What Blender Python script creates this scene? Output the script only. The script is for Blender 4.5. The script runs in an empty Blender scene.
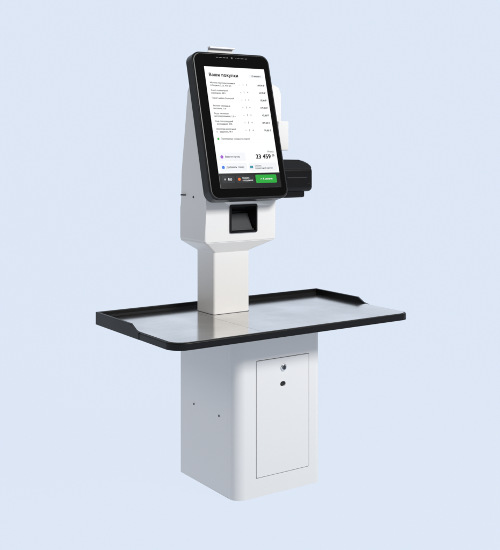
import bpy, bmesh, math, random
from mathutils import Vector, Matrix
random.seed(3)
S = bpy.context.scene
C = S.collection
S.view_settings.view_transform = 'Standard'
S.view_settings.look = 'None'
S.view_settings.exposure = 0
PI = math.pi

def lin(c):
    return tuple((x/255/12.92 if x/255 <= .04045 else ((x/255+.055)/1.055)**2.4) for x in c)

# ------------------------------------------------------------ materials
def mat(name, col, rough=.5, metal=0, bump=0, bscale=400, stretch=None, emit=None, spec=.5, coat=0, var=0):
    m = bpy.data.materials.new(name); m.use_nodes = True
    nt = m.node_tree; b = nt.nodes['Principled BSDF']
    b.inputs['Base Color'].default_value = (*col, 1)
    b.inputs['Roughness'].default_value = rough
    b.inputs['Metallic'].default_value = metal
    b.inputs['Specular IOR Level'].default_value = spec
    b.inputs['Coat Weight'].default_value = coat
    b.inputs['Coat Roughness'].default_value = .08
    if emit:
        b.inputs['Emission Color'].default_value = (*emit, 1)
        b.inputs['Emission Strength'].default_value = 1
    if bump or var:
        tc = nt.nodes.new('ShaderNodeTexCoord'); mp = nt.nodes.new('ShaderNodeMapping')
        nt.links.new(tc.outputs['Object'], mp.inputs['Vector'])
        if stretch: mp.inputs['Scale'].default_value = stretch
        n = nt.nodes.new('ShaderNodeTexNoise'); n.inputs['Scale'].default_value = bscale
        n.inputs['Detail'].default_value = 3
        nt.links.new(mp.outputs['Vector'], n.inputs['Vector'])
        if bump:
            bp = nt.nodes.new('ShaderNodeBump'); bp.inputs['Strength'].default_value = bump
            bp.inputs['Distance'].default_value = .001
            nt.links.new(n.outputs['Fac'], bp.inputs['Height'])
            nt.links.new(bp.outputs['Normal'], b.inputs['Normal'])
        if var:
            n2 = nt.nodes.new('ShaderNodeTexNoise'); n2.inputs['Scale'].default_value = bscale if stretch else 6
            n2.inputs['Detail'].default_value = 5
            nt.links.new(mp.outputs['Vector'] if stretch else tc.outputs['Object'], n2.inputs['Vector'])
            mr = nt.nodes.new('ShaderNodeMapRange')
            mr.inputs['To Min'].default_value = rough-var; mr.inputs['To Max'].default_value = rough+var
            nt.links.new(n2.outputs['Fac'], mr.inputs['Value'])
            nt.links.new(mr.outputs['Result'], b.inputs['Roughness'])
            if stretch:
                # fine brush lines plus broad soft bands, reflected streaks put into the colour
                def noise(scale, det, sc):
                    q = nt.nodes.new('ShaderNodeMapping'); q.inputs['Scale'].default_value = sc
                    nt.links.new(tc.outputs['Object'], q.inputs['Vector'])
                    k = nt.nodes.new('ShaderNodeTexNoise'); k.inputs['Scale'].default_value = scale; k.inputs['Detail'].default_value = det
                    nt.links.new(q.outputs['Vector'], k.inputs['Vector']); return k
                def rng(k, lo, hi):
                    mc = nt.nodes.new('ShaderNodeMapRange'); mc.inputs['From Min'].default_value=.3; mc.inputs['From Max'].default_value=.7
                    mc.inputs['To Min'].default_value=lo; mc.inputs['To Max'].default_value=hi
                    nt.links.new(k.outputs['Fac'], mc.inputs['Value']); return mc
                fa = rng(noise(20, 6, (.5,16,1)), .90, 1.08); fb = rng(noise(3.2, 2, (1.4,1.1,1)), .78, 1.16)
                mu = nt.nodes.new('ShaderNodeMath'); mu.operation='MULTIPLY'
                nt.links.new(fa.outputs['Result'], mu.inputs[0]); nt.links.new(fb.outputs['Result'], mu.inputs[1])
                vm = nt.nodes.new('ShaderNodeVectorMath'); vm.operation='SCALE'; vm.inputs[0].default_value=col
                nt.links.new(mu.outputs[0], vm.inputs['Scale']); nt.links.new(vm.outputs['Vector'], b.inputs['Base Color'])
    return m

M = {}
M['white'] = mat('white_powder_coat', (.845,.842,.838), .38, bump=.10, bscale=700, var=.05)
M['black'] = mat('black_abs_plastic', (.005,.005,.006), .38, bump=.12, bscale=900, var=.07, spec=.22)
M['casing'] = mat('charcoal_casing', (.014,.015,.017), .30, bump=.08, bscale=900, spec=.32)
M['glass'] = mat('black_glass', (.002,.002,.0025), .05, spec=.3)
M['steel'] = mat('brushed_steel', (.72,.705,.685), .14, metal=1, bump=.03, bscale=60, stretch=(.6,14,1), var=.05)
M['gap'] = mat('dark_gap', (.02,.02,.022), .8)
M['chrome'] = mat('chrome', (.75,.76,.78), .12, metal=1)
M['screw'] = mat('zinc_screw', (.12,.12,.125), .4, metal=1)
M['plate'] = mat('pale_bracket_steel', (.84,.84,.85), .4, metal=0)
M['scanglass'] = mat('scanner_window_glass', (.07,.073,.078), .22, spec=.6)
def em(name, rgb): 
    return mat(name, (0.01,0.01,0.01), .25, emit=lin(rgb), spec=.2)
M['ui_white'] = em('screen_white', (251,252,253))
M['ui_grey'] = em('screen_grey', (241,243,246))
M['ui_text'] = em('screen_text', (12,14,18))
M['ui_soft'] = em('screen_soft_text', (75,78,84))
M['ui_bar'] = em('screen_bar', (16,18,21))
M['ui_btn'] = em('screen_dark_button', (36,39,44))
M['ui_green'] = em('screen_green', (30,172,56))
M['ui_orange'] = em('screen_orange', (236,112,40))
M['ui_purple'] = em('screen_purple', (160,80,205))
M['ui_blue'] = em('screen_blue', (60,125,225))
M['ui_teal'] = em('screen_teal', (60,150,170))

# ------------------------------------------------------------ helpers
def link(name, bm, m, parent=None, loc=None, ang=35):
    me = bpy.data.meshes.new(name)
    bmesh.ops.recalc_face_normals(bm, faces=bm.faces)
    bm.to_mesh(me); bm.free()
    me.materials.append(m)
    o = bpy.data.objects.new(name, me); C.objects.link(o)
    if parent: o.parent = parent
    if loc: o.location = loc
    smooth(me, ang); wn(o)
    return o
def smooth(me, ang=35):
    for p in me.polygons: p.use_smooth = True
    me.set_sharp_from_angle(angle=math.radians(ang))
def wn(o):
    md=o.modifiers.new('weighted_normal','WEIGHTED_NORMAL'); md.keep_sharp=True; md.weight=100
def absorb(bm, t, T=None):
    if T: t.transform(T)
    me = bpy.data.meshes.new('t'); t.to_mesh(me); t.free(); bm.from_mesh(me); bpy.data.meshes.remove(me)
def box(bm, x0,x1,y0,y1,z0,z1, bev=0, seg=3, T=None):
    t = bmesh.new()
    bmesh.ops.create_cube(t, size=1)
    for v in t.verts:
        v.co = Vector(((x0+x1)/2+v.co.x*(x1-x0), (y0+y1)/2+v.co.y*(y1-y0), (z0+z1)/2+v.co.z*(z1-z0)))
    if bev: bmesh.ops.bevel(t, geom=list(t.edges), offset=bev, segments=seg, profile=.5, affect='EDGES')
    absorb(bm,t,T)
def rrect(x0,x1,y0,y1, r, n=8):
    rs = r if isinstance(r,(list,tuple)) else [r]*4
    pts=[]
    for (cx,cy,sx,sy,a0),rr in zip(((x0,y0,1,1,PI),(x1,y0,-1,1,1.5*PI),(x1,y1,-1,-1,0),(x0,y1,1,-1,.5*PI)), rs):
        rr=max(rr,1e-4)
        for k in range(n+1):
            a=a0+k/n*PI/2
            pts.append((cx+sx*rr+rr*math.cos(a), cy+sy*rr+rr*math.sin(a)))
    return pts
def prism(bm, pts, z0, z1, bev0=0, bev1=0, seg=3, T=None):
    t = bmesh.new()
    lo=[t.verts.new((x,y,z0)) for x,y in pts]; hi=[t.verts.new((x,y,z1)) for x,y in pts]
    fl=t.faces.new(lo[::-1]); fh=t.faces.new(hi)
    n=len(pts)
    for i in range(n): t.faces.new((lo[i],lo[(i+1)%n],hi[(i+1)%n],hi[i]))
    if bev0: bmesh.ops.bevel(t, geom=[e for e in fl.edges], offset=bev0, segments=seg, profile=.5, affect='EDGES')
    if bev1:
        es=[e for e in t.edges if all(abs(v.co.z-z1)<1e-6 for v in e.verts)]
        bmesh.ops.bevel(t, geom=es, offset=bev1, segments=seg, profile=.5, affect='EDGES')
    absorb(bm,t,T)
def ring(bm, outer, inner, z0, z1, T=None):
    t=bmesh.new(); n=len(outer)
    A=[t.verts.new((x,y,z0)) for x,y in outer]; B=[t.verts.new((x,y,z1)) for x,y in outer]
    D=[t.verts.new((x,y,z1)) for x,y in inner]; E=[t.verts.new((x,y,z0)) for x,y in inner]
    for i in range(n):
        j=(i+1)%n
        for P,Q in ((A,B),(B,D),(D,E),(E,A)): t.faces.new((P[i],P[j],Q[j],Q[i]))
    absorb(bm,t,T)
def loft(bm, secs):
    rows=[[bm.verts.new((x,y,z)) for x,y in pts] for pts,z in secs]
    n=len(rows[0])
    for a,b in zip(rows,rows[1:]):
        for i in range(n): bm.faces.new((a[i],a[(i+1)%n],b[(i+1)%n],b[i]))
    bm.faces.new(rows[0][::-1]); bm.faces.new(rows[-1])
def disc(cx,cy,r,n=28,sx=1): return [(cx+sx*r*math.cos(2*PI*k/n), cy+r*math.sin(2*PI*k/n)) for k in range(n)]
def frame(o, ax, ay, az):
    return Matrix(((ax[0],ay[0],az[0],o[0]),(ax[1],ay[1],az[1],o[1]),(ax[2],ay[2],az[2],o[2]),(0,0,0,1)))
def boolean(o, cutters):
    o.modifiers.clear()
    for c in cutters:
        md=o.modifiers.new('b','BOOLEAN'); md.object=c; md.operation='DIFFERENCE'; md.solver='EXACT'
    bpy.context.view_layer.update()
    dg=bpy.context.evaluated_depsgraph_get()
    me=bpy.data.meshes.new_from_object(o.evaluated_get(dg))
    o.modifiers.clear(); o.data=me
    for c in cutters: bpy.data.objects.remove(c)
    smooth(me); wn(o)
FRONT = lambda x,y,z: frame((x,y,z),(1,0,0),(0,0,1),(0,-1,0))
LEFT = lambda x,y,z: frame((x,y,z),(0,-1,0),(0,0,1),(-1,0,0))

# ------------------------------------------------------------ kiosk
FL=-.004                                            # floor height
root = bpy.data.objects.new('self_checkout_kiosk', None); C.objects.link(root)
root.location=(.195,.2,FL)
root['label']='white self checkout kiosk with tilted touch screen above a steel table and locked cabinet'
root['category']='self checkout kiosk'
OFF=(-.195,-.2,-FL)
def part(name,bm,m,ang=35): return link(name,bm,m,root,OFF,ang)
def sub(name,bm,m,p,ang=35): return link(name,bm,m,p,None,ang)

# cabinet
W,D=.390,.401
bm=bmesh.new(); prism(bm, rrect(0,W,0,D,[.042,.028,.008,.008],10), FL+.001,.599, .003,0)
cab=part('cabinet',bm,M['white'])
dx0,dx1,dz0,dz1=.090,.330,.068,.494
bm=bmesh.new(); prism(bm, rrect(dx0-.0022,dx1+.0022,dz0-.0022,dz1+.0022,.004,4),-.006,.05,T=FRONT(0,0,0))
c1=link('cut',bm,M['gap'])
bm=bmesh.new(); box(bm,-.02,.0012,.052,.0534,-.1,.7)
c2=link('cut2',bm,M['gap'])
boolean(cab,[c1,c2])
bm=bmesh.new(); ring(bm, rrect(dx0-.0022,dx1+.0022,dz0-.0022,dz1+.0022,.004,4), rrect(dx0+.004,dx1-.004,dz0+.004,dz1-.004,.003,4),-.0058,-.0045,T=FRONT(0,0,0))
sub('door_gap',bm,M['gap'],cab)
for (y,z) in ((.2936,.287),(.114,.283)):
    bm=bmesh.new(); prism(bm,disc(0,0,.0042,16),-.001,.002,0,.0008,T=LEFT(0,y,z)); sub('screw',bm,M['screw'],cab)
bm=bmesh.new(); prism(bm, rrect(dx0,dx1,dz0,dz1,.003,4),-.0045,.0015,0,.0012,T=FRONT(0,0,0))
door=part('door',bm,M['white'])
bm=bmesh.new(); prism(bm, rrect(.2085-.0125,.2085+.0125,.397-.009,.397+.009,.0088,8),-.02,.01,T=FRONT(0,0,0))
boolean(door,[link('cut',bm,M['gap'])])
bm=bmesh.new(); prism(bm, rrect(.2085-.013,.2085+.013,.397-.0095,.397+.0095,.009,8),-.0052,-.0035,T=FRONT(0,0,0)); sub('finger_hole',bm,M['gap'],door)
bm=bmesh.new(); prism(bm,disc(.211,.458,.013,32),.001,.006,0,.002,T=FRONT(0,0,0)); lk=sub('lock',bm,M['chrome'],door)
bm=bmesh.new(); prism(bm,disc(.211,.458,.0085,28),.006,.0075,0,.0005,T=FRONT(0,0,0))
sub('lock_barrel',bm,M['screw'],door)
bm=bmesh.new(); prism(bm,rrect(.2098,.2122,.452,.464,.0011,3),.0074,.0080,T=FRONT(0,0,0)); sub('keyhole',bm,M['gap'],door)

# table
X0,X1,Y0,Y1=-.326,.744,-.122,.475; ZT=.625
bm=bmesh.new(); prism(bm, rrect(X0,X1,Y0,Y1,[.058,.045,.02,.02],12), ZT-.025, ZT, .005,.005,4)
tab=part('tabletop',bm,M['black'])
ins=.009
for xa,xb in ((X0+ins,.0395),(.0405,X1-ins)):
    bm=bmesh.new()
    prism(bm, rrect(xa,xb,Y0+ins,Y1-ins,[.051 if xa<0 else .001, .038 if xb>.5 else .001,.008,.008],8), ZT-.003, ZT+.0014)
    sub('steel_sheet',bm,M['steel'],tab,20)
bm=bmesh.new()
rh=.023; th=.009; zl=ZT-.0255
box(bm, X0+.001,X1-.001,Y1-th,Y1+.002,zl,ZT+rh,.003)
for xa,xb in ((X0-.002,X0+th),(X1-th,X1+.002)):
    yf=.125
    T=frame((xa,0,0),(0,1,0),(0,0,1),(1,0,0))
    prism(bm,[(yf,zl),(Y1+.0015,zl),(Y1+.0015,ZT+rh-.0005),(yf+.066,ZT+rh-.0005),(yf+.030,ZT+.005),(yf,ZT+.0002)],0,xb-xa,.0022,.0022,T=T)
T=frame((X0+th-.001,0,0),(0,1,0),(0,0,1),(1,0,0))
prism(bm,[(Y1-th-.006,ZT+.001),(Y1-th+.001,ZT+.001),(Y1-th+.001,ZT+.010)],0,X1-X0-2*th+.002,T=T)
part('table_rim',bm,M['black'])

# column with flared top
hx0,hx1=.0165,.351
hy0,hy1=.238,.410; zb=.911
cx0,cx1,cy0,cy1=.072,.240,.266,.394
bm=bmesh.new()
cr=rrect(cx0,cx1,cy0,cy1,.010,5)
loft(bm,[(cr,ZT-.001),(cr,.866),(rrect(cx0-.002,cx1+.002,cy0-.002,cy1+.002,.010,5),.870),(rrect(hx0+.002,hx1-.002,hy0+.002,.434,.012,5),zb-.004),(rrect(hx0+.002,hx1-.002,hy0+.002,.434,.012,5),zb+.01)])
col=part('column',bm,M['white'],25)
bm=bmesh.new(); ring(bm,rrect(cx0-.0015,cx1+.0015,cy0-.0015,cy1+.0015,.011,5),rrect(cx0+.001,cx1-.001,cy0+.001,cy1-.001,.010,5),ZT,ZT+.0025); sub('column_base_seam',bm,M['screw'],col)

# head housing
prof=[(hy0,zb),(hy0,1.045),(.222,1.105),(.318,1.500),(.330,1.535),(.352,1.535),(.376,1.50),(.416,1.18),(.412,1.06),(.434,1.04),(.434,zb)]
bm=bmesh.new()
T=frame((hx0,0,0),(0,1,0),(0,0,1),(1,0,0))
prism(bm,prof,0,hx1-hx0,.009,.009,4,T=T)
head=part('head_housing',bm,M['white'])
sx0,sx1,sz0,sz1=.127,.256,.942,1.052
bm=bmesh.new(); box(bm,sx0+.004,sx1-.004,.1,hy0+.09,sz0+.004,sz1-.004)
boolean(head,[link('cut',bm,M['gap'])])
bm=bmesh.new(); prism(bm,disc(0,0,.0046,16),-.001,.002,0,.0008,T=LEFT(hx0,.325,1.082)); sub('screw',bm,M['screw'],head)
for yy in (.404,.386):
    bm=bmesh.new(); prism(bm,disc(0,0,.0030,14),-.001,.011,0,.0006,T=LEFT(hx0,yy,1.088)); sub('side_peg',bm,M['screw'],head)

# barcode scanner
bm=bmesh.new()
ring(bm,rrect(sx0,sx1,sz0,sz1,.006,4),rrect(sx0+.007,sx1-.007,sz0+.007,sz1-.008,.004,4),-.004,.005,T=FRONT(0,hy0,0))
o_=rrect(sx0+.006,sx1-.006,sz0+.006,sz1-.006,.004,4); i_=rrect(sx0+.016,sx1-.016,sz0+.012,sz1-.030,.004,4)
T=FRONT(0,hy0,0)
A=[bm.verts.new(T@Vector((x,y,.0))) for x,y in o_]; B=[bm.verts.new(T@Vector((x,y,-.055))) for x,y in i_]
n=len(A)
for i in range(n): bm.faces.new((A[i],A[(i+1)%n],B[(i+1)%n],B[i]))
bm.faces.new(B)
scan=part('barcode_scanner',bm,M['black'])
bm=bmesh.new()
box(bm,sx0+.014,sx1-.014,0,.070,-.002,.002,.001,2,T=frame((0,hy0+.012,sz0+.011),(1,0,0),(0,.5,.866),(0,-.866,.5)))
sub('scanner_window',bm,M['scanglass'],scan)
bm=bmesh.new()
box(bm,sx0+.012,sx1-.012,hy0+.002,hy0+.011,sz0+.0085,sz0+.0125,.001,2)
sub('scanner_ledge',bm,M['screw'],scan)

# touch screen
tt=math.radians(14.4); ct,st=math.cos(tt),math.sin(tt)
TO=Vector((.185,.166,1.083)); TM=frame(TO,(1,0,0),(0,st,ct),(0,-ct,st))
TA,TB,TL=-.187,.178,.586; T0=-.006
bm=bmesh.new(); prism(bm, rrect(TA,TB,T0,TL,.038,12),-.048,0,.016,.007,4,T=TM)
ts=part('touch_screen',bm,M['casing'],30)
bm=bmesh.new(); prism(bm, rrect(TA+.009,TB-.009,T0+.009,TL-.009,.030,12),-.001,.0010,0,.0006,2,T=TM)
sub('glass_panel',bm,M['glass'],ts)
for s in (-1,1):
    bm=bmesh.new()
    for k in range(9): prism(bm,disc(-.004+s*(.020+k*.0065),TL-.022,.0014,8),.0010,.0014,T=TM)
    sub('speaker_grille',bm,M['screw'],ts)
bm=bmesh.new(); prism(bm,disc(-.004,TL-.022,.004,20),.0010,.0016,T=TM); sub('camera_lens',bm,M['scanglass'],ts)

AL,AR,BB,BT=-.139,.145,.038,.524
UW,UH=AR-AL,BT-BB
def P(s,r): return (AL+s*UW, BT-r*UH)
def urect(bm,s0,s1,r0,r1,rad,c):
    a0,b1=P(s0,r0); a1,b0=P(s1,r1)
    prism(bm,rrect(a0,a1,b0,b1,rad,4),c-.0003,c,T=TM)
def usub(name,s0,s1,r0,r1,rad,c,m):
    bm=bmesh.new(); urect(bm,s0,s1,r0,r1,rad,c); return sub(name,bm,M[m],ts)
def utext(bm,txt,size,s,r,align='LEFT',bold=0,c=.0026,sp=1):
    cu=bpy.data.curves.new('t','FONT'); cu.body=txt; cu.size=size; cu.align_x=align; cu.align_y='CENTER'
    cu.resolution_u=3; cu.space_character=sp
    o=bpy.data.objects.new('t',cu); C.objects.link(o); bpy.context.view_layer.update()
    me=bpy.data.meshes.new_from_object(o.evaluated_get(bpy.context.evaluated_depsgraph_get()))
    a,b=P(s,r); d=bold*size
    shifts=[(0,0)] if not bold else [(-d,-d*.5),(d,-d*.5),(-d,d*.5),(d,d*.5),(0,0)]
    for k,(p,q) in enumerate(shifts):
        m2=me.copy(); m2.transform(TM@Matrix.Translation((a+p,b+q,c+k*.00004))); bm.from_mesh(m2); bpy.data.meshes.remove(m2)
    bpy.data.meshes.remove(me); bpy.data.objects.remove(o); bpy.data.curves.remove(cu)
def txtpart(name,items,m):
    bm=bmesh.new()
    for it in items: utext(bm,*it[:5],**(it[5] if len(it)>5 else {}))
    me=bpy.data.meshes.new(name); bm.to_mesh(me); bm.free(); me.materials.append(m)
    o=bpy.data.objects.new(name,me); C.objects.link(o); o.parent=ts; return o
usub('display',0,1,0,1,.002,.0016,'ui_white')
usub('button_bar',0,1,.880,1,.002,.0020,'ui_bar')
usub('cancel_button',.72,.97,.052,.082,.003,.0020,'ui_grey')
for r in (.712,.797): usub('menu_tile',.035,.47,r,r+.07,.004,.0020,'ui_grey')
usub('menu_tile',.50,.97,.797,.867,.004,.0020,'ui_grey')
usub('divider_line',.035,.965,.628,.6295,.0004,.0020,'ui_grey')
txtpart('heading_text',[('Ваши покупки',.0182,.055,.070,'LEFT',dict(bold=.055,sp=1.12))],M['ui_text'])
txtpart('cancel_button_text',[('Отменить',.0095,.845,.067,'CENTER',dict(bold=.025))],M['ui_text'])
rows=[('Молоко пастеризованное','отборное 3,2%, 930 мл','149,90'),('Хлеб пшеничный','нарезной, 400 г','54,90'),('Пакет-майка большой','','10,00'),
('Яблоки сезонные','весовые, 1 кг','129,00'),('Вода питьевая','негазированная, 1,5 л','45,00'),('Сыр полутвердый','фасованный, 45%','389,00'),('Шоколад молочный','с фундуком, 90 г','99,90')]
r0=.145
for i,(a,b,p) in enumerate(rows):
    r=r0+i*.064
    it=[(a,.0094,.055,r-.009,'LEFT',dict(bold=.022))]
    if b: it.append((b,.0094,.055,r+.013,'LEFT',dict(bold=.022)))
    txtpart('purchase_list_text',it,M['ui_text'])
    txtpart('price_text',[(p+' ₽',.0104,.965,r,'RIGHT',dict(bold=.03))],M['ui_text'])
    txtpart('quantity_text',[('–   1   +',.0125,.60,r,'CENTER',dict(bold=.02))],M['ui_soft'])
bm=bmesh.new(); a,b=P(.070,.600); prism(bm,disc(a,b,.0048,16),.0016,.0022,T=TM); sub('discount_icon',bm,M['ui_green'],ts)
txtpart('discount_text',[('Применена скидка по карте',.0098,.11,.600,'LEFT',dict(bold=.018))],M['ui_soft'])
for nm,s,r,m in (('coupon_icon',.085,.747,'ui_purple'),('add_item_icon',.085,.832,'ui_blue'),('card_icon',.545,.832,'ui_teal')):
    bm=bmesh.new(); a,b=P(s,r); prism(bm,disc(a,b,.0066,20) if nm!='card_icon' else rrect(a-.007,a+.007,b-.005,b+.005,.001,3),.0020,.0026,T=TM); sub(nm,bm,M[m],ts)
txtpart('tile_text',[('Ввести купон',.0104,.135,.747,'LEFT',dict(bold=.018))],M['ui_text'])
txtpart('tile_text',[('Добавить товар',.0104,.135,.832,'LEFT',dict(bold=.018))],M['ui_text'])
txtpart('tile_text',[('Оплата',.0088,.60,.823,'LEFT',dict(bold=.015)),('подарочной картой',.0088,.60,.842,'LEFT',dict(bold=.015))],M['ui_text'])
txtpart('total_caption_text',[('Итого:',.0100,.955,.706,'RIGHT',dict(bold=.01))],M['ui_text'])
txtpart('total_price_text',[('23 459',.0238,.890,.748,'RIGHT',dict(bold=.05,sp=1.08)),('00',.0120,.955,.739,'RIGHT',dict(bold=.04))],M['ui_text'])
usub('language_button',.04,.24,.900,.960,.004,.0024,'ui_btn')
usub('help_button',.265,.555,.900,.960,.004,.0024,'ui_btn')
bm=bmesh.new(); a,b=P(.315,.930); prism(bm,disc(a,b,.0060,18),.0024,.0028,T=TM); sub('help_icon',bm,M['ui_orange'],ts)
usub('pay_button',.585,.935,.896,.964,.005,.0024,'ui_green')
txtpart('language_button_text',[('≡',.0120,.085,.930,'CENTER',dict(bold=.015,c=.0030)),('RU',.0130,.165,.930,'CENTER',dict(bold=.02,c=.0030,sp=1.1))],M['ui_white'])
txtpart('help_button_text',[('Позвать',.0085,.365,.921,'LEFT',dict(c=.0030)),('сотрудника',.0085,.365,.940,'LEFT',dict(c=.0030))],M['ui_white'])
txtpart('pay_button_text',[('✓ К оплате',.0108,.760,.931,'CENTER',dict(bold=.015,c=.0030))],M['ui_white'])

# receipt printer
bm=bmesh.new()
box(bm,.345,.538,.232,.395,1.094,1.196,.020,6)
box(bm,.349,.502,.245,.385,1.070,1.110,.008,4)
pr=part('receipt_printer',bm,M['black'])
bm=bmesh.new(); T=frame((0,.236,0),(1,0,0),(0,0,1),(0,1,0))
prism(bm,[(.345,1.182),(.526,1.182),(.533,1.190),(.528,1.200),(.512,1.211),(.490,1.220),(.465,1.225),(.345,1.228)],0,.156,.009,.009,5,T=T)
sub('printer_lid',bm,M['casing'],pr)
bm=bmesh.new(); box(bm,.40,.500,.2295,.2335,1.150,1.155,.001,2); sub('paper_slot',bm,M['gap'],pr)
bm=bmesh.new(); box(bm,.502,.514,.2295,.2335,1.125,1.130,.001,2); sub('status_light',bm,M['casing'],pr)
# white plate and hook behind
bm=bmesh.new()
prism(bm,[(.30,1.19),(.480,1.19),(.480,1.50),(.468,1.525),(.40,1.556),(.30,1.556)],-.006,0,.0015,.0015,2,T=FRONT(0,.382,0))
sp=part('side_bracket',bm,M['white'])
bm=bmesh.new(); box(bm,.440,.494,.345,.3745,1.262,1.385,.005,3); sub('bracket_box',bm,M['white'],sp)
bm=bmesh.new()
box(bm,.100,.218,.352,.356,1.50,1.674,.0015,2)
box(bm,.100,.218,.336,.356,1.668,1.675,.0015,2)
box(bm,.108,.210,.340,.36,1.50,1.53,.001,2)
part('top_bracket',bm,M['plate'])

# ------------------------------------------------------------ backdrop
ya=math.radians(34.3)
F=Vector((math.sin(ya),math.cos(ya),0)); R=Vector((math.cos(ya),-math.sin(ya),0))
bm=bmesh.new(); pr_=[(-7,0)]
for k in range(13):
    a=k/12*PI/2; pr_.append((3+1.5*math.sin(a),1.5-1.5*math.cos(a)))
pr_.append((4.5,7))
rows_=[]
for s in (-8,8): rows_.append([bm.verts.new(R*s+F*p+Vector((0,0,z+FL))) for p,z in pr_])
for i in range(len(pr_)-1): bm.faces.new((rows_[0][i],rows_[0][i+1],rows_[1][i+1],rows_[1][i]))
mb=bpy.data.materials.new('glowing_blue_backdrop'); mb.use_nodes=True; b=mb.node_tree.nodes['Principled BSDF']
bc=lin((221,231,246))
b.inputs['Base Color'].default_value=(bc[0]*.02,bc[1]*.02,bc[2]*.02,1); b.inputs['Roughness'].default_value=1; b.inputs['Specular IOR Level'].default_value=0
b.inputs['Emission Color'].default_value=(*bc,1); b.inputs['Emission Strength'].default_value=.985  # added glow keeps backdrop even and nearly shadowless, also lights the kiosk
bd=link('backdrop',bm,mb); bd['kind']='structure'; bd['label']='self-lit pale blue seamless backdrop and floor'

# ------------------------------------------------------------ light
w=bpy.data.worlds.new('World'); S.world=w; w.use_nodes=True
w.node_tree.nodes['Background'].inputs[0].default_value=(.53,.52,.50,1)
w.node_tree.nodes['Background'].inputs[1].default_value=.28
def area(name,loc,tgt,size,power,col=(1,1,1)):
    l=bpy.data.lights.new(name,'AREA'); l.shape='RECTANGLE'; l.size,l.size_y=size; l.energy=power; l.color=col
    o=bpy.data.objects.new(name,l); C.objects.link(o); o.location=loc
    o.rotation_euler=(Vector(tgt)-Vector(loc)).to_track_quat('-Z','Y').to_euler()
area('key_softbox',(1.2,-2.8,3.2),(.2,.2,1.25),(1.1,.9),132,(1,.982,.955))
area('side_softbox',(-3.2,.6,2.6),(.2,.2,1.3),(.8,1.2),14,(1,.96,.92))

# ------------------------------------------------------------ camera
cd=bpy.data.cameras.new('camera'); cam=bpy.data.objects.new('camera',cd); C.objects.link(cam)
cam.location=Vector((0,0,1.285))-F*3.434+R*.0504
cam.rotation_euler=(PI/2,0,-ya)
cd.sensor_fit='HORIZONTAL'; cd.sensor_width=36; cd.lens=36*954/500; cd.shift_x=0; cd.shift_y=-.26
cd.clip_end=100
S.camera=cam
